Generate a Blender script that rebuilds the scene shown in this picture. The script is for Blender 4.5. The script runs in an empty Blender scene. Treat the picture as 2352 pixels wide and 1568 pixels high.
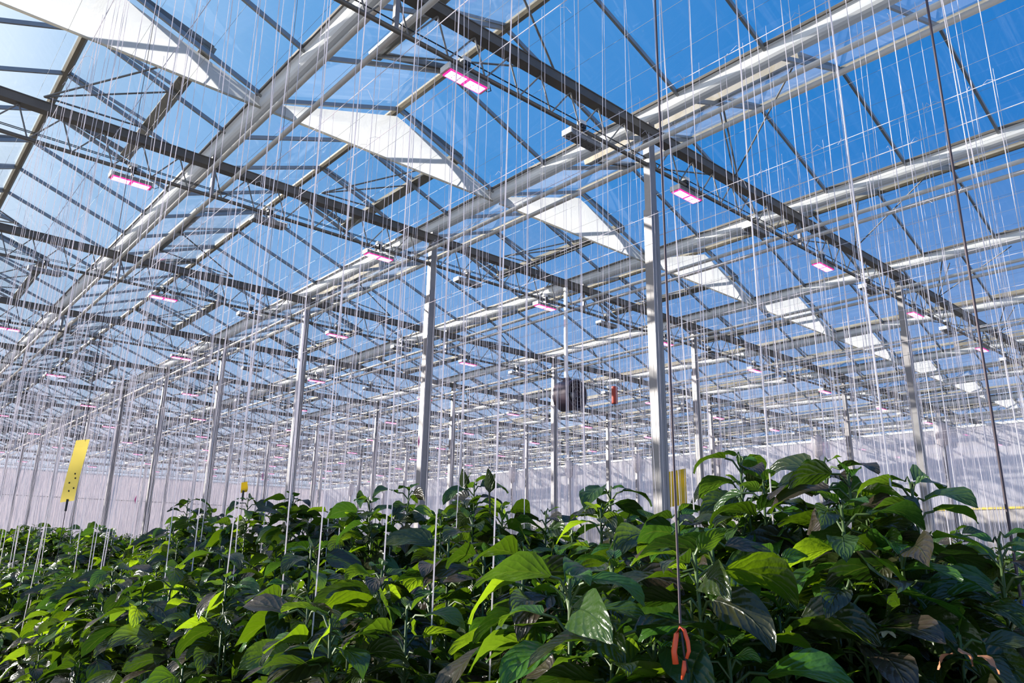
import bpy, math, random
from mathutils import Vector, Matrix
random.seed(7)
C = bpy.context.scene.collection
R = math.radians
sin, cos, pi = math.sin, math.cos, math.pi

# ------------------------------------------------------------------ camera, world, sun, exposure
EYE = 2.2                                   # the camera stands 2.2 m above the floor
YAW, PITCH, ROLL, FPX = 0.71885, 0.2716, 0.01629, 1716.64
fw = Vector((sin(YAW)*cos(PITCH), cos(YAW)*cos(PITCH), sin(PITCH)))
rt0 = Vector((cos(YAW), -sin(YAW), 0)); up0 = rt0.cross(fw)
rt = rt0*cos(ROLL) + up0*sin(ROLL); up = up0*cos(ROLL) - rt0*sin(ROLL)
cam = bpy.data.objects.new('camera', bpy.data.cameras.new('camera'))
cam.data.sensor_width = 36; cam.data.lens = FPX/2352*36; cam.data.clip_start = 0.02; cam.data.clip_end = 500
cam.matrix_world = Matrix(((rt.x, up.x, -fw.x, 0), (rt.y, up.y, -fw.y, 0), (rt.z, up.z, -fw.z, EYE), (0, 0, 0, 1)))
C.objects.link(cam); bpy.context.scene.camera = cam
vs = bpy.context.scene.view_settings
vs.view_transform = 'Standard'; vs.look = 'None'; vs.gamma = 1; vs.use_curve_mapping = False; vs.exposure = 0.28
cy = bpy.context.scene.cycles
cy.transparent_max_bounces = 64; cy.max_bounces = 8; cy.sample_clamp_indirect = 6

SUN_AZ, SUN_EL = R(-36.5), R(19.0)          # azimuth from +Y towards +X
sun_dir = Vector((sin(SUN_AZ)*cos(SUN_EL), cos(SUN_AZ)*cos(SUN_EL), sin(SUN_EL)))
sl = bpy.data.lights.new('sun', 'SUN'); sl.energy = 8.5; sl.angle = R(0.55); sl.color = (1.0, 0.95, 0.87)
so = bpy.data.objects.new('sun', sl); so.rotation_euler = sun_dir.to_track_quat('Z', 'Y').to_euler(); so.location = (-20, 25, 15)
C.objects.link(so)

world = bpy.data.worlds.new('sky'); bpy.context.scene.world = world; world.use_nodes = True
wt = world.node_tree; wt.nodes.clear()
def wn(t, **k):
    n = wt.nodes.new(t)
    for a, b in k.items(): setattr(n, a, b)
    return n
tc = wn('ShaderNodeTexCoord'); nrm = wn('ShaderNodeVectorMath', operation='NORMALIZE'); wt.links.new(tc.outputs['Generated'], nrm.inputs[0])
sep = wn('ShaderNodeSeparateXYZ'); wt.links.new(nrm.outputs[0], sep.inputs[0])
dot = wn('ShaderNodeVectorMath', operation='DOT_PRODUCT'); dot.inputs[1].default_value = sun_dir; wt.links.new(nrm.outputs[0], dot.inputs[0])
rs = wn('ShaderNodeValToRGB')                # colour by angle from the sun
e = rs.color_ramp.elements
for pos, col in ((0.0, (0.016, 0.20, 0.62)), (0.30, (0.026, 0.235, 0.66)), (0.52, (0.075, 0.315, 0.74)), (0.68, (0.15, 0.41, 0.82)), (0.80, (0.36, 0.60, 0.92)), (0.88, (1.1, 1.2, 1.3)), (1.0, (4.5, 4.3, 4.0))):
    x = e.new(pos); x.color = (*col, 1)
e.remove(e[0]); e.remove(e[-1])
mr = wn('ShaderNodeMapRange'); mr.inputs['From Min'].default_value = -0.3; mr.inputs['From Max'].default_value = 1.0
wt.links.new(dot.outputs['Value'], mr.inputs['Value']); wt.links.new(mr.outputs[0], rs.inputs[0])
rh = wn('ShaderNodeValToRGB')                # paler towards the horizon
e = rh.color_ramp.elements; e[0].position = 0.0; e[0].color = (0.96,)*3 + (1,); e[1].position = 0.46; e[1].color = (0, 0, 0, 1)
x = e.new(0.13); x.color = (0.62,)*3 + (1,); x = e.new(0.22); x.color = (0.30,)*3 + (1,)
wt.links.new(sep.outputs['Z'], rh.inputs[0])
mx = wn('ShaderNodeMixRGB'); mx.inputs[2].default_value = (0.74, 0.80, 0.92, 1)
wt.links.new(rh.outputs[0], mx.inputs[0]); wt.links.new(rs.outputs[0], mx.inputs[1])
bg = wn('ShaderNodeBackground'); bg.inputs['Strength'].default_value = 0.84; wt.links.new(mx.outputs[0], bg.inputs['Color'])
wo = wn('ShaderNodeOutputWorld'); wt.links.new(bg.outputs[0], wo.inputs[0])

# ------------------------------------------------------------------ materials
class Mat:
    def __init__(s, name):
        s.m = bpy.data.materials.new(name); s.m.use_nodes = True; s.t = s.m.node_tree; s.t.nodes.clear()
        s.out = s.n('ShaderNodeOutputMaterial')
    def n(s, t, ins=None, **k):
        n = s.t.nodes.new(t)
        for a, b in k.items(): setattr(n, a, b)
        for a, b in (ins or {}).items():
            if isinstance(b, bpy.types.NodeSocket): s.t.links.new(b, n.inputs[a])
            else: n.inputs[a].default_value = b
        return n
    def math(s, op, a, b=0.0, c=0.0):
        return s.n('ShaderNodeMath', {0: a, 1: b, 2: c}, operation=op).outputs[0]
    def mixc(s, f, a, b):
        return s.n('ShaderNodeMixRGB', {0: f, 1: a, 2: b}).outputs[0]
    def end(s, sh):
        s.t.links.new(sh, s.out.inputs[0]); return s.m
def c4(c): return (*c, 1)
def metal(name, a, b, rough=.4, metallic=.8, scale=6, bump=.05):
    M = Mat(name)
    co = M.n('ShaderNodeTexCoord').outputs['Object']
    nz = M.n('ShaderNodeTexNoise', {'Vector': co, 'Scale': scale, 'Detail': 5.0, 'Roughness': .65})
    col = M.mixc(nz.outputs[0], c4(a), c4(b))
    bp = M.n('ShaderNodeBump', {'Strength': bump, 'Distance': .01, 'Height': nz.outputs[0]})
    r = M.n('ShaderNodeMapRange', {'Value': nz.outputs[0], 'To Min': rough-.1, 'To Max': rough+.12}).outputs[0]
    return M.end(M.n('ShaderNodeBsdfPrincipled', {'Base Color': col, 'Metallic': metallic, 'Roughness': r, 'Normal': bp.outputs[0]}).outputs[0])
def plain(name, col, rough=.5, metallic=0.0, var=.15):
    M = Mat(name)
    co = M.n('ShaderNodeTexCoord').outputs['Object']
    nz = M.n('ShaderNodeTexNoise', {'Vector': co, 'Scale': 9.0, 'Detail': 3.0})
    c = M.mixc(nz.outputs[0], c4([x*(1-var) for x in col]), c4([min(1, x*(1+var)) for x in col]))
    return M.end(M.n('ShaderNodeBsdfPrincipled', {'Base Color': c, 'Roughness': rough, 'Metallic': metallic}).outputs[0])
def emit(name, col, st):
    M = Mat(name); return M.end(M.n('ShaderNodeEmission', {'Color': c4(col), 'Strength': st}).outputs[0])

STEEL = metal('galvanised_steel', (.21, .195, .195), (.37, .35, .35), .42, .5)
DARK = metal('dark_shaded_steel', (.10, .085, .07), (.21, .185, .16), .5, .45)  # dark brown, with the shade of the backlit truss undersides put into it
ALU = metal('mill_aluminium', (.80, .79, .77), (.92, .92, .91), .36, .15, 3)
BARS = metal('grey_aluminium', (.30, .30, .30), (.46, .46, .45), .45, .6)
RAIL = metal('bronze_aluminium', (.17, .14, .095), (.34, .30, .23), .5, .5)
PIPE = metal('pale_pipe', (.56, .49, .41), (.84, .77, .68), .4, .1)
RODM = metal('thin_rod', (.16, .15, .14), (.34, .32, .30), .5, .5)
WHITEBOX = plain('white_housing', (.74, .73, .70), .45)
HOUS = plain('grey_housing', (.30, .28, .27), .45, .3)
FACE_OFF = plain('unlit_diodes', (.15, .13, .12), .4)
BLACK = plain('black_plastic', (.02, .02, .022), .4)
LED = emit('pink_diodes', (1.0, .16, .42), 10.0)
RIM_GLOW = emit('pink_rim_glow', (1.0, .03, .26), 1.6)  # emissive border imitating the bloom around the lit diodes
def twine_mat():
    M = Mat('white_twine')
    a = M.n('ShaderNodeBsdfDiffuse', {'Color': (.95, .90, .92, 1)}).outputs[0]
    b = M.n('ShaderNodeBsdfTranslucent', {'Color': (.95, .90, .92, 1)}).outputs[0]
    return M.end(M.n('ShaderNodeMixShader', {0: .5, 1: a, 2: b}).outputs[0])
TWINE = twine_mat()
WIRE = plain('pale_wire', (.30, .30, .31), .5, .3)
DTWINE = plain('dark_cord', (.10, .07, .08), .7)
ORANGE = plain('orange_plastic', (.85, .10, .03), .35)
BLUE = plain('blue_plastic', (.03, .12, .55), .35)
PALEB = plain('pale_lilac_plastic', (.55, .53, .75), .35)
PINKTAG = plain('pink_tag', (.9, .08, .35), .5)
REDB = plain('red_plastic', (.50, .06, .03), .45)
FANM = plain('plum_fan_housing', (.10, .07, .09), .35)
FLOORM = plain('ground_cover', (.16, .15, .15), .8)
STEMM = plain('green_stem', (.055, .095, .022), .5)
FRUITM = plain('green_pepper', (.05, .22, .02), .18)
FLOWERM = plain('pale_petals', (.75, .72, .55), .6)
DRY = plain('withered_leaf', (.36, .15, .07), .7, 0, .4)

def glass_mat():
    M = Mat('roof_glass')
    geo = M.n('ShaderNodeNewGeometry')
    co = M.n('ShaderNodeTexCoord').outputs['Object']
    cs = M.n('ShaderNodeVectorMath', {0: geo.outputs['Normal'], 1: geo.outputs['Incoming']}, operation='DOT_PRODUCT').outputs['Value']
    om = M.math('SUBTRACT', 1.0, M.math('ABSOLUTE', cs))         # both faces of the thin pane, alike from either side
    fr = M.math('ADD', M.math('MULTIPLY', M.math('POWER', om, 5.0), .80), .06)
    gl = M.n('ShaderNodeBsdfGlossy', {'Color': (.95, .97, 1, 1), 'Roughness': .04}).outputs[0]
    tr = M.n('ShaderNodeBsdfTransparent', {'Color': (.965, .982, .985, 1)}).outputs[0]
    st = M.n('ShaderNodeMapping', {'Vector': co, 'Scale': (.5, 9.0, .5)}).outputs[0]
    n1 = M.n('ShaderNodeTexNoise', {'Vector': st, 'Scale': 1.2, 'Detail': 6.0, 'Roughness': .7}).outputs[0]
    n2 = M.n('ShaderNodeTexNoise', {'Vector': co, 'Scale': .45, 'Detail': 2.0}).outputs[0]
    d = M.n('ShaderNodeMapRange', {'Value': n1, 'From Min': .52, 'From Max': .78, 'To Min': 0.0, 'To Max': .16}).outputs[0]
    d2 = M.n('ShaderNodeMapRange', {'Value': n2, 'From Min': .40, 'From Max': .66, 'To Min': .15, 'To Max': 1.0}).outputs[0]
    d = M.math('MULTIPLY', d, d2); d = M.math('ADD', d, .022)
    dust = M.n('ShaderNodeBsdfTranslucent', {'Color': (.93, .95, 1, 1)}).outputs[0]
    a = M.n('ShaderNodeMixShader', {0: fr, 1: tr, 2: gl}).outputs[0]
    return M.end(M.n('ShaderNodeMixShader', {0: d, 1: a, 2: dust}).outputs[0])
GLASS = glass_mat()

def film_mat(name, col, trans, see, wr_scale, wr, stretch=(1, 1, 1)):
    M = Mat(name)
    co = M.n('ShaderNodeTexCoord').outputs['Object']
    mp = M.n('ShaderNodeMapping', {'Vector': co, 'Scale': stretch}).outputs[0]
    nz = M.n('ShaderNodeTexNoise', {'Vector': mp, 'Scale': wr_scale, 'Detail': 6.0, 'Roughness': .6, 'Distortion': .8}).outputs[0]
    bp = M.n('ShaderNodeBump', {'Strength': wr, 'Distance': .08, 'Height': nz}).outputs[0]
    c = M.mixc(nz, c4([x*.86 for x in col]), c4(col))
    df = M.n('ShaderNodeBsdfPrincipled', {'Base Color': c, 'Roughness': .35, 'Normal': bp}).outputs[0]
    tl = M.n('ShaderNodeBsdfTranslucent', {'Color': c, 'Normal': bp}).outputs[0]
    a = M.n('ShaderNodeMixShader', {0: trans, 1: df, 2: tl}).outputs[0]
    tp = M.n('ShaderNodeBsdfTransparent', {'Color': (.95, .95, 1, 1)}).outputs[0]
    return M.end(M.n('ShaderNodeMixShader', {0: see, 1: a, 2: tp}).outputs[0])
FILM = film_mat('white_screen_film', (.67, .67, .67), .62, .04, 2.5, .25)
HEM = film_mat('cream_hem', (.86, .80, .68), .4, .0, 4, .1)
WALLF = film_mat('white_wall_film', (.97, .92, .92), .68, .32, 1.3, .9, (1, 1, .35))
WALLE = film_mat('white_end_film', (.84, .78, .80), .5, .05, 1.0, .6, (1, 1, .35))
BEIGE = plain('beige_panel', (.62, .56, .48), .5)
YELLOWT = plain('yellow_tape', (.75, .55, .08), .5)
CARD = film_mat('yellow_sticky_film', (.96, .74, .15), .45, 0, 8, .03)
CARD2 = film_mat('golden_sticky_film', (.97, .62, .03), .5, 0, 8, .03)

def leaf_mat(name, dark, light, pur, tl_col, tl_w):
    M = Mat(name)
    uv = M.n('ShaderNodeUVMap').outputs[0]
    s = M.n('ShaderNodeSeparateXYZ', {0: uv})
    u, v = s.outputs[0], s.outputs[1]
    av = M.math('ABSOLUTE', M.math('SUBTRACT', v, .5))
    wob = M.n('ShaderNodeTexNoise', {'Vector': M.n('ShaderNodeTexCoord').outputs['Object'], 'Scale': 28.0, 'Detail': 2.0}).outputs[0]
    ph = M.math('SUBTRACT', M.math('MULTIPLY', u, 6.0), M.math('MULTIPLY', av, 5.0))
    ph = M.math('ADD', ph, M.math('MULTIPLY', wob, .9))
    tri = M.math('PINGPONG', ph, .5)                             # 0 at each side vein
    vein = M.n('ShaderNodeMapRange', {'Value': tri, 'From Min': 0.0, 'From Max': .10, 'To Min': 1.0, 'To Max': 0.0}).outputs[0]
    mid = M.n('ShaderNodeMapRange', {'Value': av, 'From Min': 0.0, 'From Max': .035, 'To Min': 1.0, 'To Max': 0.0}).outputs[0]
    vv = M.math('MAXIMUM', M.math('MULTIPLY', vein, .45), mid)
    rnd = M.n('ShaderNodeNewGeometry').outputs['Random Per Island']
    r2 = M.math('FRACT', M.math('MULTIPLY', rnd, 17.3))
    base = M.mixc(rnd, c4(dark), c4(light))
    pf = M.n('ShaderNodeMapRange', {'Value': r2, 'From Min': .35, 'From Max': .7, 'To Min': 0.0, 'To Max': .9}).outputs[0]
    base = M.mixc(pf, base, c4(pur))  # purple-grey share of leaves: tint of the pink lamps put into the colour
    base = M.mixc(M.math('MULTIPLY', vv, .16), base, (.10, .16, .06, 1))
    co = M.n('ShaderNodeTexCoord').outputs['Object']
    nz = M.n('ShaderNodeTexNoise', {'Vector': co, 'Scale': 60.0, 'Detail': 3.0}).outputs[0]
    hgt = M.math('ADD', M.math('MULTIPLY', M.math('SMOOTH_MIN', tri, .3, .2), .75), M.math('MULTIPLY', nz, .9))
    hgt = M.math('SUBTRACT', hgt, M.math('MULTIPLY', mid, .5))
    bp = M.n('ShaderNodeBump', {'Strength': .5, 'Distance': .006, 'Height': hgt}).outputs[0]
    pr = M.n('ShaderNodeBsdfPrincipled', {'Base Color': base, 'Roughness': .25, 'Specular IOR Level': .62, 'Normal': bp}).outputs[0]
    r3 = M.math('FRACT', M.math('MULTIPLY', rnd, 91.7))
    r3 = M.math('POWER', r3, 2.0)
    tcol = M.mixc(r3, c4([tl_col[0]*.5, tl_col[1]*.45, tl_col[2]]), c4([tl_col[0]*5, tl_col[1]*2.6, tl_col[2]*1.5]))
    tcol = M.mixc(M.math('MULTIPLY', vv, .18), tcol, (.45, .55, .06, 1))
    tl = M.n('ShaderNodeBsdfTranslucent', {'Color': tcol, 'Normal': bp}).outputs[0]
    return M.end(M.n('ShaderNodeMixShader', {0: tl_w, 1: pr, 2: tl}).outputs[0])
LEAF = leaf_mat('pepper_leaf', (.015, .020, .006), (.030, .054, .008), (.046, .031, .026), (.055, .18, .004), .29)
YOUNG = leaf_mat('young_leaf', (.025, .085, .010), (.055, .16, .014), (.04, .08, .02), (.11, .31, .010), .38)

# ------------------------------------------------------------------ mesh helpers
class MB:
    def __init__(s): s.v = []; s.f = []; s.mi = []; s.uv = []; s.has_uv = False
    def quad(s, idx, m=0, uv=None):
        s.f.append(tuple(idx)); s.mi.append(m); s.uv.append(uv or [(0, 0)]*len(idx))
    def box(s, x0, x1, y0, y1, z0, z1, m=0):
        b = len(s.v)
        s.v += [(x0, y0, z0), (x1, y0, z0), (x1, y1, z0), (x0, y1, z0), (x0, y0, z1), (x1, y0, z1), (x1, y1, z1), (x0, y1, z1)]
        for q in ((0, 3, 2, 1), (4, 5, 6, 7), (0, 1, 5, 4), (1, 2, 6, 5), (2, 3, 7, 6), (3, 0, 4, 7)): s.quad([b+i for i in q], m)
    def tube(s, pts, r, n=6, m=0, cap=True, rr=None):
        pts = [Vector(p) for p in pts]; b = len(s.v); k = len(pts)
        for i, p in enumerate(pts):
            d = (pts[min(i+1, k-1)] - pts[max(i-1, 0)]).normalized()
            a = d.orthogonal().normalized() if abs(d.z) > .9 else d.cross(Vector((0, 0, 1))).normalized()
            c = d.cross(a)
            ri = rr[i] if rr else r
            for j in range(n):
                t = 2*pi*(j+.5)/n
                s.v.append(tuple(p + a*(ri*cos(t)) + c*(ri*sin(t))))
        for i in range(k-1):
            for j in range(n):
                s.quad([b+i*n+j, b+i*n+(j+1) % n, b+(i+1)*n+(j+1) % n, b+(i+1)*n+j], m)
        if cap:
            s.quad([b+j for j in range(n)][::-1], m); s.quad([b+(k-1)*n+j for j in range(n)], m)
    def prism(s, prof, a, b_, m=0, axis='y'):
        """profile of (x, z) pairs swept from a to b_ along the axis"""
        b = len(s.v); n = len(prof)
        for t in (a, b_):
            for (p, z) in prof: s.v.append((p, t, z) if axis == 'y' else (t, p, z))
        for j in range(n): s.quad([b+j, b+(j+1) % n, b+n+(j+1) % n, b+n+j], m)
        s.quad([b+j for j in range(n)][::-1], m); s.quad([b+n+j for j in range(n)], m)
    def beam(s, p, q, w, h, m=0, upv=(0, 0, 1)):
        p, q = Vector(p), Vector(q); d = (q-p).normalized(); u = Vector(upv)
        a = d.cross(u).normalized(); c = a.cross(d); b = len(s.v)
        for o in (p, q):
            for (i, j) in ((-1, -1), (1, -1), (1, 1), (-1, 1)): s.v.append(tuple(o + a*(i*w/2) + c*(j*h/2)))
        for f in ((0, 1, 2, 3), (7, 6, 5, 4), (0, 4, 5, 1), (1, 5, 6, 2), (2, 6, 7, 3), (3, 7, 4, 0)): s.quad([b+i for i in f], m)
    def lathe(s, prof, c, n=20, m=0, axis='z'):
        b = len(s.v)
        for (r, z) in prof:
            for j in range(n):
                t = 2*pi*j/n
                s.v.append((c[0]+r*cos(t), c[1]+r*sin(t), c[2]+z) if axis == 'z' else (c[0]+r*cos(t), c[1]+z, c[2]+r*sin(t)))
        for i in range(len(prof)-1):
            for j in range(n): s.quad([b+i*n+j, b+i*n+(j+1) % n, b+(i+1)*n+(j+1) % n, b+(i+1)*n+j], m)
    def build(s, name, mats, parent=None, smooth=False):
        me = bpy.data.meshes.new(name); me.from_pydata(s.v, [], s.f)
        for m in (mats if isinstance(mats, (list, tuple)) else [mats]): me.materials.append(m)
        me.polygons.foreach_set('material_index', s.mi)
        if smooth: me.polygons.foreach_set('use_smooth', [True]*len(s.f))
        if s.has_uv:
            ul = me.uv_layers.new(name='UVMap'); flat = []
            for f in s.uv:
                for p in f: flat += p
            ul.data.foreach_set('uv', flat)
        me.update()
        o = bpy.data.objects.new(name, me); C.objects.link(o)
        if parent: o.parent = parent
        return o
def tag(o, label, cat, group=None, kind=None):
    o['label'] = label; o['category'] = cat
    if group: o['group'] = group
    if kind: o['kind'] = kind
    return o
def thing(name, label, cat, loc=(0, 0, 0), rz=0, group=None):
    o = bpy.data.objects.new(name, None); o.empty_display_size = .1; C.objects.link(o)
    o.location = loc; o.rotation_euler = (0, 0, rz)
    return tag(o, label, cat, group)
def dup(root, loc, rz=0, label=None, group=None, sc=None):
    r = root.copy(); C.objects.link(r); r.location = loc; r.rotation_euler = (0, 0, rz)
    if sc is not None: r.scale = (sc, sc, sc) if not isinstance(sc, tuple) else sc
    if label: r['label'] = label
    if group: r['group'] = group
    for ch in list(root.children):
        c = ch.copy(); C.objects.link(c); c.parent = r
        for g in ch.children:
            d = g.copy(); C.objects.link(d); d.parent = c
    return r
def struct(o): o['kind'] = 'structure'; return o
def project(p):
    d = Vector(p) - Vector((0, 0, EYE)); z = d.dot(fw)
    if z < .05: return None
    return 1176 + FPX*d.dot(rt)/z, 784 - FPX*d.dot(up)/z, z
def inframe(p, m=60):
    q = project(p); return q is not None and -m < q[0] < 2352+m and -m < q[1] < 1568+m
def ray_to_x(px, py, X):
    d = rt*((px-1176)/FPX) - up*((py-784)/FPX) + fw
    return Vector((0, 0, EYE)) + d*(X/d.x)
ORD = 'first second third fourth fifth sixth seventh eighth ninth tenth eleventh twelfth thirteenth fourteenth fifteenth sixteenth'.split()

# ------------------------------------------------------------------ grid of the greenhouse
S, B = 3.2, 3.974
GX = lambda i: -0.589 + S*i                 # gutter lines
TY = lambda j: 0.486 + B*j                  # truss lines
ZT = 4.364 + EYE                            # truss top chord, centre
ZG = ZT + 0.15                              # gutter centre
ZB = ZT - 0.392                             # truss bottom chord
ZE = ZT + 0.235; ZR = 5.172 + EYE           # glass at the gutter and at the ridge
I0, I1 = -2, 11                             # gutters built
Y0, Y1 = -3.0, TY(12)
XW = GX(8)
X0, X1 = GX(I0), GX(I1)

# floor and walls
f = MB(); f.box(X0-3, X1+1, -5, Y1+1, -.1, 0); struct(f.build('floor', FLOORM))
w = MB(); ny = 60
w.box(XW-.02, XW+.02, Y0, Y1, 1.37+EYE, ZB-.19)
struct(w.build('wall_right', WALLF))
w = MB(); w.box(XW-.02, XW+.02, Y0, Y1, 0, 1.37+EYE-.03); struct(w.build('trim_1', film_mat('sand_wall_film', (.74, .68, .64), .35, .05, 1.3, .6, (1, 1, .35))))
w = MB(); w.box(XW-.05, XW+.03, Y0, 11.5, 1.34+EYE, 1.40+EYE); struct(w.build('trim_2', YELLOWT))
w = MB(); w.box(X0-3, XW, Y1-.02, Y1+.02, 0, ZB-.19); struct(w.build('wall_far', WALLE))
w = MB(); w.box(X0-3, XW-.05, Y1-.06, Y1-.03, 2.38+EYE, 2.42+EYE); struct(w.build('trim_3', DARK))
w = MB(); w.box(XW-.05, XW+.05, Y0, Y1, ZB-.22, ZB-.15); struct(w.build('trim_4', ALU))
w = MB(); w.box(X0-3, XW, Y1-.05, Y1+.05, ZB-.22, ZB-.15); struct(w.build('trim_5', ALU))
for k in range(1, 12):                      # white-wrapped posts of the side wall
    p = thing('wall_post', f'{ORD[k-1]} white-wrapped post along the right-hand film wall, counted from the camera', 'post', (XW-.10, TY(k), 0))
    m = MB(); m.box(-.05, .05, -.05, .05, 0, ZT-.05); m.build('shaft', STEEL, p)
    m = MB(); m.lathe([(.05, ZB-.75), (.16, ZB-.66), (.19, ZB-.3), (.17, ZB-.05), (.06, ZB+.02)], (0, 0, 0), 9); m.build('film_wrap', WALLE, p, True)

# roof slopes: one structure object per slope, its glass and its bar grid as parts
bars_y = [2.01 + .9935*k for k in range(-5, 47)]
for i in range(I0, I1):
    for side in (0, 1):
        xa, xr = (GX(i)+.07, GX(i)+S/2) if side == 0 else (GX(i+1)-.07, GX(i)+S/2)
        root = bpy.data.objects.new('ceiling', None); C.objects.link(root); struct(root)
        m = MB()
        for a, b in zip(bars_y[:-1], bars_y[1:]):
            n = len(m.v); m.v += [(xa, a, ZE), (xa, b, ZE), (xr, b, ZR), (xr, a, ZR)]; m.quad([n, n+1, n+2, n+3])
        struct(m.build('glass', GLASS, root))
        m = MB()
        for y in bars_y: m.beam((xa, y, ZE-.02), (xr, y, ZR-.02), .028, .045, 0)
        struct(m.build('glazing_grid', BARS, root))

# ridges, gutters, heating pipes
for i in range(0, I1):
    m = MB(); x = GX(i)+S/2
    m.prism([(x-.045, ZR-.03), (x-.02, ZR-.055), (x+.02, ZR-.055), (x+.045, ZR-.03), (x+.02, ZR+.03), (x-.02, ZR+.03)], bars_y[0], bars_y[-1])
    o = m.build('ridge_bar', RAIL); tag(o, f'ridge bar along the top of the {ORD[i]} glass roof span counted from the left', 'roof bar')
for i in range(0, I1+1):
    GN = f'{ORD[i-1]} gutter counted from the left' if i else 'gutter beyond the left picture edge'
    x = GX(i); g = thing('roof_gutter', f'long white metal roof gutter, the {GN}', 'gutter', (x, 0, ZG))
    prof = [(-.10, .085), (-.10, .07), (-.078, .06)] + [(.078*cos(pi+pi*t/8), .01+.075*sin(pi+pi*t/8)) for t in range(9)] + [(.078, .06), (.10, .07), (.10, .085), (.07, .085), (.06, .0), (0, -.05), (-.06, .0), (-.07, .085)]
    m = MB(); m.prism(prof, Y0, Y1); m.build('channel', ALU, g)
    for sgn in (-1, 1):
        m = MB(); m.box(sgn*.105-.013, sgn*.105+.013, Y0, Y1, .075, .105); m.build('flange', DARK, g)
    for dx, wd in ((-.145, 'left'), (.135, 'right')):
        z = ZT-.24
        p = MB(); p.tube([(x+dx, Y0, z), (x+dx, Y1, z)], .027, 10)
        o = p.build('heating_pipe', PIPE, None, True)
        tag(o, f'pale heating pipe on the {wd} under the {GN}', 'pipe')

# trusses
for j in range(1, 13):
    y = TY(j)
    t = thing('roof_truss', f'dark lattice roof truss, {ORD[j-1]} back from the camera', 'truss', (0, y, ZT))
    m = MB()
    m.box(X0, X1, -.055, .055, -.045, .045); m.box(X0, X1, -.062, -.012, .045, .056); m.box(X0, X1, .012, .062, .045, .056)
    m.build('top_chord', DARK, t)
    m = MB(); m.tube([(X0, 0, ZB-ZT), (X1, 0, ZB-ZT)], .022, 8); m.build('bottom_chord', DARK, t, True)
    m = MB(); h = ZB-ZT; n = int((X1-X0)/.4)
    for k in range(n):
        x = X0+.4*k
        m.tube([(x, 0, -.04), (x+.13, 0, h)], .0085, 5, 0, False); m.tube([(x+.13, 0, h), (x+.40, 0, -.04)], .0085, 5, 0, False)
    m.build('lattice_web', RODM, t)
    m = MB()
    for dz, dy in ((.075, .0), (.105, .03)):
        m.tube([(X0, dy, h+dz), (X1, dy, h+dz)], .005, 5)
    m.build('power_cable', BLACK, t)
    for i in range(I0, I1+1):
        if i % 2:
            m = MB(); m.box(GX(i)-.02, GX(i)+.02, -.02, .02, h, -.04); m.build('hanger_post', STEEL, t)
        m = MB(); m.box(GX(i)-.05, GX(i)+.05, -.05, .05, .045, .10); m.build('gutter_foot', STEEL, t)

# columns under every second gutter
def column(i, j):
    x, y = GX(i), TY(j)
    side = {0: 'leftmost', 2: 'left', 4: 'middle', 6: 'right'}[i]
    c = thing('steel_column', f'square steel column in the {side} column line, {ORD[j-1]} back from the camera', 'column', (x, y, 0))
    m = MB(); m.box(-.048, .048, -.04, .04, 3.3+EYE, ZT-.045); m.build('head_post', STEEL, c)
    m = MB()
    prof = [(-.062, -.05), (-.03, -.05), (-.026, -.044), (.026, -.044), (.03, -.05), (.062, -.05), (.062, .05), (-.062, .05)]
    b = len(m.v)
    for z in (0, 3.45+EYE):
        for p in prof: m.v.append((p[0], p[1], z))
    k = len(prof)
    for q in range(k): m.quad([b+q, b+(q+1) % k, b+k+(q+1) % k, b+k+q])
    m.quad([b+k+q for q in range(k)]); m.build('shaft', STEEL, c)
    m = MB(); m.box(-.09, .09, -.08, .08, 0, .02); m.build('base_plate', STEEL, c)
for i in (0, 2, 4, 6):
    for j in range(1, 12):
        if inframe((GX(i), TY(j), 2+EYE), 80): column(i, j)

# roof vents, slightly open, alternating between the slopes
SL = math.atan2(ZR-ZE, S/2)
def make_vent():
    r = thing('roof_vent', 'x', 'vent')
    W, L, th = 2.95, 1.02, .05
    o = R(3.0)                               # opening angle
    def P(t, y, n): return (t*cos(SL-o)+n*sin(SL-o), y, -t*sin(SL-o)+n*cos(SL-o))
    def slab(t0, t1, y0, y1, n0, n1, name, mat):
        m = MB(); b = len(m.v)
        for n in (n0, n1):
            for (t, y) in ((t0, y0), (t1, y0), (t1, y1), (t0, y1)): m.v.append(P(t, y, n))
        for q in ((3, 2, 1, 0), (4, 5, 6, 7), (0, 1, 5, 4), (1, 2, 6, 5), (2, 3, 7, 6), (3, 0, 4, 7)): m.quad([b+i for i in q])
        return m.build(name, mat, r)
    slab(.02, L, 0, .04, -.015, .045, 'side_frame', DARK); slab(.02, L, W-.04, W, -.015, .045, 'side_frame', DARK)
    slab(L-.10, L+.03, 0, W, -.045, .03, 'bottom_rail', RAIL)
    for y in (W/3, 2*W/3): slab(.02, L-.05, y-.012, y+.012, 0, .03, 'vent_bar', BARS)
    m = MB(); b = 0; m.v = [P(.03, .03, .03), P(L-.03, .03, .03), P(L-.03, W-.03, .03), P(.03, W-.03, .03)]; m.quad((0, 1, 2, 3)); m.build('vent_glass', GLASS, r)
    m = MB()
    for y in (.12, W*.33, W*.68): m.tube([(-.20, 1.47, -.66), P(L-.04, y, -.05)], .011, 6)
    m.build('push_rod', RODM, r)
    return r
vent0 = make_vent(); used = False
VP = 2*B
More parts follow.
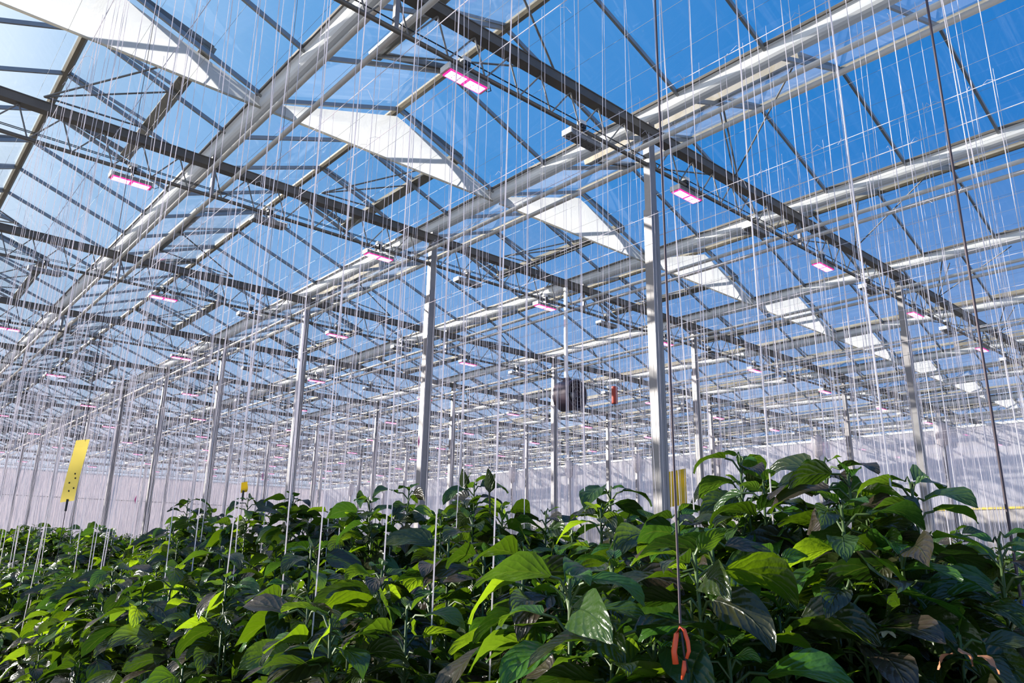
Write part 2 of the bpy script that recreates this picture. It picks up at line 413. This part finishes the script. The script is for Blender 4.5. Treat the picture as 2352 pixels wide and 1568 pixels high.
for i in range(0, 9):
    for side in (0, 1):
        for k in range(-1, 5):
            x = GX(i)+S/2
            y = (6.98 + VP*k) if side == 0 else (5.96 + VP*k)
            c = (x+(.8 if side == 0 else -.8), y+(1.5 if side == 0 else -1.5), ZR-.3)
            if not inframe(c, 150): continue
            where = 'right-hand' if side == 0 else 'left-hand'
            lab = f'{ORD[k+1]} {where} roof vent along the {ORD[i]} glass span from the left'
            loc, rz = (x, y, ZR-.01), (0 if side == 0 else pi)
            if not used: v = vent0; v.location = loc; v.rotation_euler = (0, 0, rz); v['label'] = lab; used = True
            else: v = dup(vent0, loc, rz, lab)

# white triangular films across the roof, in one line of glazing bars
YF = 7.01; n_f = 0
for i in range(0, 10):
    xa, xb, xr = GX(i)+.06, GX(i+1)-.06, GX(i)+S/2
    zb = ZG-.06
    fl = thing('gable_film', f'white triangular film hung across the roof, {ORD[n_f]} of the row from the left', 'roof film', (xr, YF, zb)); n_f += 1
    m = MB(); nx, nz = 28, 8
    for a in range(nx+1):
        t = a/nx; x = xa+(xb-xa)*t
        top = (ZE-.045) + (ZR-ZE-.06)*(1-abs(2*t-1)); sag = -.0*sin(pi*t)
        for b in range(nz+1):
            s = b/nz; z = zb+(top-zb)*s
            bulge = .05*sin(pi*s)*sin(pi*t) + .02*sin(9*t+2*s)*sin(pi*s)
            m.v.append((x-xr, -bulge, z-zb))
    for a in range(nx):
        for b in range(nz):
            q = a*(nz+1)+b; m.quad([q, q+nz+1, q+nz+2, q+1])
    m.build('sheet', FILM, fl, True)
    m = MB(); m.tube([(xa-xr, 0, 0), (xb-xr, 0, 0)], .014, 6); m.build('hem', HEM, fl, True)

# ------------------------------------------------------------------ grow lamps under the trusses
def make_lamp(lit):
    r = thing('grow_lamp', 'x', 'lamp')
    L, W = .205, .060
    m = MB(); m.box(-L, L, -W, W, -.055, -.012)
    for k in range(26): m.box(-L+.012+k*.0152, -L+.018+k*.0152, -W-.004, W+.004, -.03, -.004)
    m.build('housing', HOUS, r)
    for sgn in (-1, 1):
        m = MB(); x = sgn*(L+.006); m.box(x-.008, x+.008, -W-.003, W+.003, -.058, .0); m.build('end_cap', WHITEBOX, r)
    for sgn in (-1, 1):
        x = sgn*.1
        m = MB(); m.box(x-.095, x+.095, -W+.002, W-.002, -.066, -.055); rim = m.build('led_panel', RIM_GLOW if lit else HOUS, r)
        m = MB(); m.box(x-.083, x+.083, -.046, .046, -.070, -.066)
        d = m.build('diode_field', LED if lit else FACE_OFF, rim)
        m = MB()
        for a in (-.03, .03):
            for b in (-.018, .018): m.lathe([(.0, -.0745), (.004, -.0745), (.004, -.070)], (x+a, b, 0), 6)
        m.build('screw', BLACK, rim)
    m = MB(); m.box(-.012, .012, -.025, .025, -.012, .10); m.box(-.03, .03, -.03, .03, .088, .125); m.build('mounting_clamp', BLACK, r)
    m = MB(); m.box(-.045, .035, -.028, .028, .125, .165); m.build('driver_box', WHITEBOX, r)
    m = MB(); m.tube([(L-.02, 0, -.02), (L+.04, .0, -.05), (L+.08, .0, -.02), (L+.06, 0, .03)], .005, 5); m.build('lamp_cord', BLACK, r)
    return r
protos = {}
ZL = ZB-.075
for j in range(1, 12):
    cnt = {0: 0, 1: 0}
    spots = []
    for k in range(-1, 12):
        if j % 2: spots += [(3.325+3.14*k, 1), (4.77+3.13*k, 0)]
        else: spots += [(1.75+3.17*k, 1), (3.34+3.13*k, 0)]
    for x, lit in sorted(spots):
        if not (X0 < x < (XW-.3 if j > 3 else X1-.3)): continue
        p = (x, TY(j), ZL)
        if not inframe(p, 20): continue
        cnt[lit] += 1
        st = 'glowing pink' if lit else 'unlit grey'
        grp = None
        if j <= 6: lab = f'{st} grow lamp, {ORD[min(cnt[lit]-1, 15)]} of its kind from the left under the {ORD[j-1]} truss'
        else: lab = f'tiny {st} grow lamp under one of the far trusses near the end wall'; grp = f'{st} lamps of the far trusses'
        if lit not in protos:
            protos[lit] = make_lamp(lit); o = protos[lit]; o.location = p; o['label'] = lab
            if grp: o['group'] = grp
        else: o = dup(protos[lit], p, 0, lab, grp)
        if 'group' in o.keys() and not grp: del o['group']

# ------------------------------------------------------------------ wires and twine
ROWS = [0.9+1.6*k for k in range(-1, 15)]
ZW = 3.2 + EYE
for r, x in list(enumerate(ROWS))[1:]:
    for dx in (-.22, .22):
        m = MB(); m.tube([(x+dx, -.5, ZW), (x+dx, Y1-.2, ZW)], .0028, 4, 0, False)
        tag(m.build('crop_wire', TWINE), f'thin pale crop wire stretched above the {ORD[r-1]} plant row from the camera', 'wire', f'crop wires of plant row {r}')
k = 0
for i in range(0, 8):
    for q in range(6):
        x = GX(i)+.27+q*.53
        m = MB(); m.tube([(x, Y0, ZT+.062), (x, Y1, ZT+.062)], .0013, 4, 0, False)
        tag(m.build('screen_wire', WIRE), f'thin screen wire lying on the trusses under the {ORD[i]} glass span from the left', 'wire', f'screen wires of glass span {i+1}')

cand = []
for r, x in list(enumerate(ROWS))[1:]:
    for sgn in (-1, 1):
        y = .35 + random.random()*.2
        while y < Y1-.5:
            xt = x+sgn*.22+random.gauss(0, .02); xb = x+sgn*(.23)+random.gauss(0, .04); yb = y+random.gauss(0, .035)
            cand.append((math.hypot(x+sgn*.22, y), r, xt, y, xb, yb, ZW+random.uniform(-.0, .10), EYE-random.uniform(.25, .9)))
            y += random.uniform(.13, .24) if x < 12 else random.uniform(.20, .32)
cand.sort()
vis = [c for c in cand if c[0] > 1.02 and project((c[2], c[3], 1.5+EYE)) and -30 < project((c[2], c[3], 1.5+EYE))[0] < 2382]
def twine_mesh(m, c, tail, rad=.0014, n=4):
    _, r, xt, y, xb, yb, zt, zb = c
    mid = (xt*.5+xb*.5+random.gauss(0, .006), y*.5+yb*.5, (zt+zb)/2)
    m.tube([(xt, y, zt), mid, (xb, yb, zb)], rad, n, 0, False)
    if tail:
        a = random.uniform(0, 2*pi); l = random.uniform(.05, .12)
        pts = [(xt, y, ZW-.01), (xt+cos(a)*l*.5, y+sin(a)*l*.5, ZW+random.uniform(0, .03)), (xt+cos(a)*l, y+sin(a)*l, ZW-random.uniform(.0, .05))]
        m.tube(pts, rad, 3, 0, False)
names = {}
for c in vis[:290]:
    m = MB(); twine_mesh(m, c, random.random() < .45)
    tag(m.build('hanging_twine', TWINE), f'white twine hanging from the wire above the {ORD[c[1]-1]} plant row from the camera', 'twine', f'white twines of plant row {c[1]}')
m = MB()
for c in vis[290:]:
    far = c[0] > 9
    twine_mesh(m, c, (not far) and random.random() < .4, (.0019 if not far else .0024), 4 if not far else 3)
tag(m.build('twine_curtain', TWINE), 'hundreds of white twines hanging in the rows further back', 'twine', kind='stuff')

# ------------------------------------------------------------------ pepper plants
def leaf(mb, base, az, p0, L, W, droop, roll, nseg=7, wav=.5, mi=0, fold=.28):
    h = Vector((cos(az), sin(az), 0)); lat0 = Vector((-sin(az), cos(az), 0)); zz = Vector((0, 0, 1))
    b = len(mb.v); p = Vector(base); ph = random.uniform(0, 6)
    cols = (-1, -.5, 0, .5, 1) if nseg > 3 else (-1, 0, 1)
    twist = random.gauss(0, .25)
    for i in range(nseg+1):
        s = i/nseg
        th = p0 - droop*(s**1.3)
        t = h*cos(th)+zz*sin(th); nrm = zz*cos(th)-h*sin(th)
        rl = roll+twist*s
        la = lat0*cos(rl)+nrm*sin(rl); nn = nrm*cos(rl)-lat0*sin(rl)
        w = W*.5*(sin(pi*min(1, (s*.985+.015)**.72))**.85 if s < 1 else 0.0)
        if s >= .999: w = .001
        for v in cols:
            z = fold*abs(v)*w*.9 - .10*W*(1-abs(v))*0 + wav*.14*W*sin(ph+s*9+v*2.2)*abs(v)
            mb.v.append(tuple(p+la*(v*w)+nn*z))
        p = p+t*(L/nseg)
    k = len(cols)
    for i in range(nseg):
        for c in range(k-1):
            q = b+i*k+c
            s0, s1 = i/nseg, (i+1)/nseg; u0, u1 = (cols[c]+1)/2, (cols[c+1]+1)/2
            mb.quad([q, q+1, q+k+1, q+k], mi, [(s0, u0), (s0, u1), (s1, u1), (s1, u0)])
    mb.has_uv = True
HP = 2.2                                     # height of a prototype plant
def make_plant(seed, tall=False, n_leaf=64, fruits=2):
    random.seed(seed)
    fo, st = MB(), MB(); frs = []; fls = []
    root = thing('pepper_plant', 'x', 'plant')
    stems = [((0, 0), HP)] + [((random.uniform(-.20, .20), random.uniform(-.18, .18)), HP-random.uniform(.05, .26)) for _ in range(3)] + [((random.uniform(-.09, .09), random.uniform(-.09, .09)), HP-random.uniform(.015, .09)) for _ in range(2)]
    for si, ((ox, oy), H) in enumerate(stems):
        path = []
        for q in range(9):
            t = q/8; e = min(1, t*2.2)
            path.append(Vector((ox*e+.02*sin(5*t+seed+si), oy*e+.02*cos(4*t+seed), H*t)))
        st.tube(path, .006, 5, 0, True, [.0070-.0050*q/8 for q in range(9)])
        def at(z):
            t = max(0, min(.999, z/H))*8; a = int(t); return path[a].lerp(path[a+1], t-a)
        z = H; az = random.uniform(0, 6.3); k = 0
        while z > H-1.35:
            age = (H-z)
            young = age < .016
            pb = at(z)
            az += 2.4+random.gauss(0, .35)
            if young:
                L = random.uniform(.022, .045); p0 = random.uniform(.1, .9); dr = random.uniform(.4, 1.2); pl = .008
            elif age < .11:
                L = random.uniform(.060, .098); p0 = random.uniform(-.25, .35); dr = random.uniform(.7, 1.4); pl = random.uniform(.015, .04)
            else:
                L = min(.140, random.uniform(.080, .110)+age*.07)*random.uniform(.78, 1.12)
                p0 = random.uniform(-.75, .15); dr = random.uniform(.5, 1.3); pl = random.uniform(.02, .05)+min(.05, age*.12)
            up_ = random.uniform(.15, .8)
            e = pb+Vector((cos(az)*cos(up_), sin(az)*cos(up_), sin(up_)))*pl
            st.tube([pb, pb.lerp(e, .5)+Vector((0, 0, .008)), e], .0019, 3, 0, False)
            leaf(fo, e, az+random.gauss(0, .3), p0, L, L*random.uniform(.48, .60), dr, random.gauss(0, .5), 7, .5, 1 if (young or (age < .13 and random.random() < .32) or random.random() < .05) else 0)
            z -= random.uniform(.006, .010) if young else (random.uniform(.006, .011) if age < .11 else random.uniform(.018, .030))
            k += 1
        for _ in range(3):
            if random.random() < .4:
                zz = H-random.uniform(.05, .5); a = random.uniform(0, 6.3); fls.append(at(zz)+Vector((cos(a)*.035, sin(a)*.035, -.01)))
        for _ in range(fruits):
            if random.random() < .5:
                zz = H-random.uniform(.18, .7); a = random.uniform(0, 6.3); frs.append(at(zz)+Vector((cos(a)*.05, sin(a)*.05, -.03)))
    fo.build('foliage', [LEAF, YOUNG], root, True); st.build('stem', STEMM, root, True)
    for p in frs[:3]:
        r = random.uniform(.012, .024); m = MB()
        m.lathe([(.0, -r*1.2), (r*.7, -r), (r, -.1*r), (r*.95, r*.5), (r*.55, r*.95), (r*.15, r*.85), (r*.1, r*1.6), (0, r*1.7)], p, 12)
        m.build('pepper_fruit', FRUITM, root, True)
    for p in fls[:2]:
        m = MB()
        for q in range(6):
            a = q*pi/3; leaf(m, p, a, -.4, .014, .009, .3, 0, 3, 0)
        m.has_uv = False; m.build('flower', FLOWERM, root)
    return root
PL = [make_plant(100+s) for s in range(8)]
random.seed(11)
# heads seen against the photo: (pixel x, pixel y, distance of the row line, what tells it apart)
heads = [
 (1668, 1052, 1.18, 'tallest pepper plant, just right of the nearest steel column'),
 (1560, 1172, 1.05, 'pepper plant at the foot of the nearest steel column'),
 (1760, 1105, 1.10, 'pepper plant under the rim of the tallest plant, on its right'),
 (1885, 1066, 1.16, 'tall pepper plant with a leaf arching over on its right'),
 (1930, 1160, .98, 'pepper plant with a fan of lit green leaves below the arching leaf'),
 (2112, 1108, 1.12, 'last tall pepper plant before the gap at the row end'),
 (2235, 1235, 1.06, 'drooping pepper plant on the slope of the row end'),
 (2080, 1270, .95, 'broad-leaved dark pepper plant below the last tall plant'),
 (1425, 1125, 1.20, 'bright leafy pepper plant standing alone left of the nearest column'),
 (1270, 1175, 1.18, 'low pepper plant in the dip left of the lone bright plant'),
 (1100, 1108, 1.22, 'pepper plant with two upright shoots above the canopy'),
 (1180, 1165, 1.12, 'pepper plant beside the two upright shoots'),
 (940, 1120, 1.18, 'rounded pepper plant under the second steel column'),
 (855, 1150, 1.12, 'pepper plant on the left flank of the rounded clump'),
 (690, 1136, 1.18, 'pepper plant under the third steel column'),
 (575, 1148, 1.14, 'pepper plant by the small yellow tag on the canopy'),
 (440, 1150, 1.18, 'pepper plant at the left end of the raised clump'),
 (1648, 1232, .82, 'pepper plant with a large greyish drooping top leaf'),
 (1180, 1258, .68, 'foreground pepper plant with long bright green leaves'),
 (1010, 1240, .80, 'foreground pepper plant with a bare stem leaning left'),
 (1430, 1290, .72, 'foreground pepper plant with broad dark heart-shaped leaves'),
 (1290, 1330, .60, 'nearest low pepper plant at the bottom centre'),
 (880, 1300, .66, 'foreground pepper plant behind the thick white twine'),
 (720, 1262, .70, 'near pepper plant with silvery lit leaves'),
 (1780, 1360, .92, 'low pepper plant beside the orange clip cord'),
 (1940, 1400, .88, 'low dark pepper plant at the bottom right'),
 (2170, 1420, .98, 'pepper plant with withered leaf edges at the row end'),
]
H = []
for q, (px, py, X, lab) in enumerate(heads):
    p = ray_to_x(px, py, X); H.append((p.x, p.y))
    s = p.z/HP
    rz = random.uniform(0, 6.3) + (4.3 if q == 0 else 0)
    if q < len(PL): o = PL[q]; o.location = (p.x, p.y, 0); o.rotation_euler = (0, 0, rz); o.scale = (1, 1, s); o['label'] = lab
    else: o = dup(PL[q % 8], (p.x, p.y, 0), rz, lab, None, (1, 1, s))
sh = [o for o in C.objects if o.get('label') == 'pepper plant with two upright shoots above the canopy'][0]
for px_, py_ in ((1066, 1128), (1124, 1130)):
    q_ = ray_to_x(px_, py_, 1.22) - sh.location; q_.rotate(Matrix.Rotation(-sh.rotation_euler.z, 3, 'Z')); q_.z /= sh.scale.z
    m = MB(); a_ = random.uniform(0, 6)
    leaf(m, q_, a_, 1.45, .055, .032, .25, 0, 7, .3); leaf(m, q_, a_+2.6, 1.3, .05, .03, .3, 0, 7, .3)
    m.tube([q_ - Vector((.01, .01, .12)), q_], .0025, 5); m.build('shoot', LEAF, sh, True)
dr_ = [o for o in C.objects if str(o.get('label')).startswith('pepper plant with withered')][0]
for px_, py_, az_ in ((2200, 1492, -.5), (2245, 1505, -1.2), (2188, 1500, 2.4)):
    q_ = ray_to_x(px_, py_, .86) - dr_.location; q_.rotate(Matrix.Rotation(-dr_.rotation_euler.z, 3, 'Z')); q_.z /= dr_.scale.z
    m = MB(); leaf(m, q_, az_-dr_.rotation_euler.z, -.3, .024, .009, 1.4, .6, 7, 1.4); m.has_uv = False
    o_ = m.build('withered_leaf', DRY, dr_, True); o_['label'] = 'withered orange-brown leaf end'
n_p = 0
def fill_row(x, y0, y1, step, top, label, group, keep=1e9):
    global n_p
    y = y0
    while y < y1:
        xx = x+random.gauss(0, .04)
        if all(math.hypot(xx-a, y-b) > .14 for a, b in H) and inframe((xx, y, EYE-.05), 350):
            z = EYE+top+random.gauss(0, .035); s = z/HP
            dup(PL[random.randrange(8)], (xx, y, 0), random.uniform(0, 6.3), label, group, (random.uniform(.92, 1.08),)*2+(s,)); n_p += 1
        y += step*random.uniform(.8, 1.25)
fill_row(.66, 1.25, 13, .24, -.10, 'pepper plant in the near line of the first plant row, further back', 'pepper plants in the near line of the first row')
fill_row(1.16, .62, 13, .24, .07, 'pepper plant in the far line of the first plant row, further back', 'pepper plants in the far line of the first row')
fill_row(2.28, .55, 14, .28, .00, 'pepper plant in the near line of the second plant row', 'pepper plants in the near line of the second row')
fill_row(2.72, .9, 14, .28, .06, 'pepper plant in the far line of the second plant row', 'pepper plants in the far line of the second row')
fill_row(3.88, .9, 14, .32, .02, 'pepper plant in the near line of the third plant row', 'pepper plants in the near line of the third row')
fill_row(4.32, 1.1, 14, .34, .04, 'pepper plant in the far line of the third plant row', 'pepper plants in the far line of the third row')
# the canopy further back and the unseen left row: too many to count
m = MB(); random.seed(5)
def far_plant(x, y, top, n, depth, L0):
    m.tube([(x, y, 0), (x+.02, y, EYE+top-.03)], .006, 3, 2, False)
    for _ in range(n):
        a = random.uniform(0, 6.3); r = random.uniform(0, .30); z = EYE+top-abs(random.gauss(0, depth*.5))-(r*.35)
        az = a+random.gauss(0, .5)
        leaf(m, (x+cos(a)*r*.7, y+sin(a)*r, z), az, random.uniform(-.6, .3), L0*random.uniform(.7, 1.2), L0*.58, random.uniform(.5, 1.5), random.gauss(0, .5), 3, 0, 1 if random.random() < .10 else 0)
for r, x in enumerate(ROWS):
    for sgn in (-1, 1):
        y = {0: 1.0, 1: 13.2, 2: 14.2, 3: 14.3}.get(r, 1.2)
        while y < Y1-1:
            d = math.hypot(x, y)
            step = .30 if d < 14 else .5
            if (inframe((x, y, EYE), 200) or r == 0) and not (r == 0 and y > 10):
                far_plant(x+sgn*.23, y, (.25 if r == 0 else .03)+random.gauss(0, .05), 34 if d < 14 else 20, .5, .12 if d < 14 else .17)  # out-of-view left row is made taller to shade the lower foliage
            y += step*random.uniform(.8, 1.2)
tag(m.build('pepper_canopy', [LEAF, YOUNG, STEMM], None, True), 'dense pepper foliage of the plant rows stretching to the far walls', 'plants', kind='stuff')

# ------------------------------------------------------------------ small things
def px_at(px, py, X): return ray_to_x(px, py, X)
# yellow sticky cards
def card(p, w, h, az, tilt, mat, label, spots):
    t = thing('sticky_card', label, 'insect trap card', p, az)
    m = MB(); n = 8
    for i in range(n+1):
        z = h*(i/n-.5); x = tilt*z; yb = .012*sin(i*.6)
        for sgn in (-1, 1): m.v.append((x+sgn*w/2, yb+.0*sgn, z+.10*sgn*w))
    for i in range(n): m.quad([2*i, 2*i+1, 2*i+3, 2*i+2])
    m.build('card', mat, t)
    m = MB()
    for (a, b) in spots: m.lathe([(0, -.004), (.003, -.003), (.003, .003), (0, .004)], (tilt*b*h+a*w, .012*sin((b+.5)*8*.6)-.002, b*h), 6)
    if spots: m.build('stuck_insect', BLACK, t)
    m = MB(); m.box(-.004-tilt*h*.5, .004-tilt*h*.5, -.004, .004, -h/2-.04, -h/2+.01); m.build('clip', BLACK, t)
    m = MB(); m.tube([(tilt*h*.5, 0, h/2), (tilt*h*.55, 0, ZW-p[2])], .0014, 4, 0, False); m.tube([(-tilt*h*.5, 0, -h/2-.04), (-tilt*h*.6, 0, -h/2-.35)], .0014, 4, 0, False); m.build('hanging_cord', DTWINE, t)
    return t
p = px_at(172, 1080, .74)
card(p, .052, .265, -.05, .07, CARD, 'long yellow sticky card hanging above the plants at the far left', [(.1, -.05), (-.15, -.2), (.25, -.28), (-.05, -.33), (.2, -.12)])
p = px_at(1551, 1121, 7.2)
card(p, .25, .40, -.9, 0.0, CARD2, 'golden sticky card right behind the nearest steel column', [])
p = px_at(560, 1119, 1.5)
card(p, .035, .05, -.6, 0.0, CARD2, 'small golden tag above the canopy below the third column', [])
# dark cords with the orange clip and the blue tag
p = px_at(1564, 1457, .60)
t = thing('orange_clip', 'orange plastic clip hanging on a dark cord in the foreground leaves', 'clip', p); t.scale = (.81,)*3
m = MB(); m.tube([(0, 0, (ZW-p.z)/.81), (.004, 0, (ZW-p.z)/2), (0, 0, .012)], .0015, 5); m.build('cord', DTWINE, t)
m = MB(); loop = [(-.0072, 0, -.031), (-.0084, 0, -.018), (-.005, 0, 0), (-.001, 0, .0085), (.0036, 0, .005), (.0072, 0, -.007), (.008, 0, -.017), (.005, 0, -.025)]
ca = -.85
rotp = lambda q: (q[0]*cos(ca)-q[1]*sin(ca), q[0]*sin(ca)+q[1]*cos(ca), q[2])
m.tube([rotp(q) for q in loop], .004, 8, 0, True, [.0036, .0034, .003, .0024, .0025, .0025, .0023, .0018]); m.build('loop', ORANGE, t, True)
m = MB(); m.tube([rotp((.0024, 0, -.027)), rotp((.0018, 0, -.036)), rotp((-.001, 0, -.047))], .004, 8, 0, True, [.0018, .003, .0012]); m.build('tongue', ORANGE, t, True)
m = MB(); m.tube([rotp((.0012, 0, .003)), rotp((.0024, .001, -.018)), rotp((.006, .001, -.040))], .0016, 6); m.build('pin', BLACK, t, True)
p = ray_to_x(2360, 1470, 1.20)
t = thing('blue_tag', 'blue and lilac plastic tag hanging on a dark cord at the right edge', 'tag', p)
m = MB(); m.tube([(0, 0, ZW-p.z), (.003, 0, 1.5), (0, 0, .045)], .0020, 5); m.build('cord', DTWINE, t)
def strip(pts, w, mat, name):
    m = MB(); cb = -1.25
    for (x, z) in pts:
        for sgn in (-1, 1):
            for dy in (-.001, .001): m.v.append((x+sgn*w/2*cos(cb)-dy*sin(cb), sgn*w/2*sin(cb)+dy*cos(cb), z))
    for i in range(len(pts)-1):
        a = 4*i
        for q in ((0, 2, 6, 4), (1, 5, 7, 3), (0, 4, 5, 1), (2, 3, 7, 6)): m.quad([a+k for k in q])
    m.build(name, mat, t)
strip([(.004, .05), (.0, .035), (.002, .022)], .016, BLUE, 'top_fold'); strip([(.003, .022), (.0, -.02), (.002, -.06), (.006, -.11)], .017, PALEB, 'tail')
# circulation fan
px = (8.66, TY(2), 2.45+EYE)
t = thing('circulation_fan', 'round dark circulation fan hanging on a white post from the second truss', 'fan', px)
fa = .05; Rm = Matrix.Rotation(fa, 4, 'Z')
def rbuild(m, name, mat, smooth=True, par=None):
    m.v = [tuple(Rm @ Vector(v)) for v in m.v]; return m.build(name, mat, par or t, smooth)
m = MB(); m.lathe([(.225, -.16), (.245, -.17), (.25, -.15), (.245, .14), (.25, .16), (.22, .19), (.10, .24), (0, .25), (0, .235), (.10, .225), (.21, .17), (.225, .12), (.225, -.16)], (0, 0, 0), 28, 0, 'y'); rbuild(m, 'drum', FANM)
m = MB(); m.lathe([(.0, -.07), (.05, -.07), (.06, -.04), (.06, .08), (.0, .09)], (0, 0, 0), 16, 0, 'y'); rbuild(m, 'motor', STEEL)
for q in range(4):
    a = q*pi/2+.3; m = MB(); ca_, sa_ = cos(a), sin(a); b = 0
    pts = []
    for rr_, wd, pit in ((.055, .03, .6), (.13, .055, .5), (.21, .065, .35)):
        for sgn in (-1, 1):
            l = sgn*wd; pts.append((ca_*rr_-sa_*l*cos(pit), sgn*wd*sin(pit), sa_*rr_+ca_*l*cos(pit)))
    m.v = pts; m.quad((0, 1, 3, 2)); m.quad((2, 3, 5, 4)); rbuild(m, 'blade', FANM)
m = MB()
for rr_ in (.06, .12, .18, .235):
    m.tube([(rr_*cos(2*pi*q/24), -.172, rr_*sin(2*pi*q/24)) for q in range(25)], .003, 4, 0, False)
for q in range(8): m.tube([(.03*cos(q*pi/4), -.172, .03*sin(q*pi/4)), (.24*cos(q*pi/4), -.172, .24*sin(q*pi/4))], .003, 4)
rbuild(m, 'guard_grille', STEEL)
m = MB(); m.box(-.11, -.065, -.0225, .0225, .20, ZT-.05-px[2]); m.build('hanging_post', ALU, t)
m = MB(); m.box(-.12, -.04, -.05, .05, .20, .28); m.build('bracket', FANM, t)
# red tube
p = (9.77, TY(2), 2.62+EYE)
t = thing('red_tube', 'small red tube hanging under the roof right of the round fan', 'sensor tube', p)
m = MB(); m.lathe([(0, -.15), (.052, -.15), (.055, -.14), (.055, .14), (.052, .15), (0, .15)], (0, 0, 0), 14); m.build('body', REDB, t, True)
m = MB(); m.tube([(0, 0, .15), (0, 0, ZB-p[2])], .004, 5); m.build('cord', BLACK, t)
# pink tags
for px_, py_, X, lab in ((962, 1014, 4.9, 'pink paper tag beside the second steel column'), (604, 1092, 5.0, 'pink paper tag hanging left of the third steel column'), (312, 1147, 4.0, 'tiny pink tag in front of the far film wall at the left')):
    p = px_at(px_, py_, X)
    t = thing('pink_tag', lab, 'tag', p, .7)
    m = MB(); m.v = [(0, -.002, .075), (-.035, -.002, 0), (0, -.002, -.075), (.035, -.002, 0), (0, .002, .075), (-.035, .002, 0), (0, .002, -.075), (.035, .002, 0)]
    for q in ((0, 1, 2, 3), (7, 6, 5, 4), (0, 4, 5, 1), (1, 5, 6, 2), (2, 6, 7, 3), (3, 7, 4, 0)): m.quad(q)
    m.build('paper', PINKTAG, t)
    m = MB(); m.tube([(0, 0, .07), (0, 0, ZW-p.z)], .0016, 4, 0, False); m.build('cord', TWINE, t)
# wind-brace rods from the nearest truss forward to the gutters
for i in range(2, 6):
    for a, yy in ((.25, 2.9), (.33, 3.78)):
        m = MB(); m.tube([(GX(i)+1.58, TY(1)-.06, ZT+.03), (GX(i)+a, yy, ZG-.01)], .009, 6)
        tag(m.build('brace_rod', RODM), f'thin {"long" if yy < 3 else "short"} brace rod from the first truss to the {ORD[i-1]} gutter from the left', 'brace')
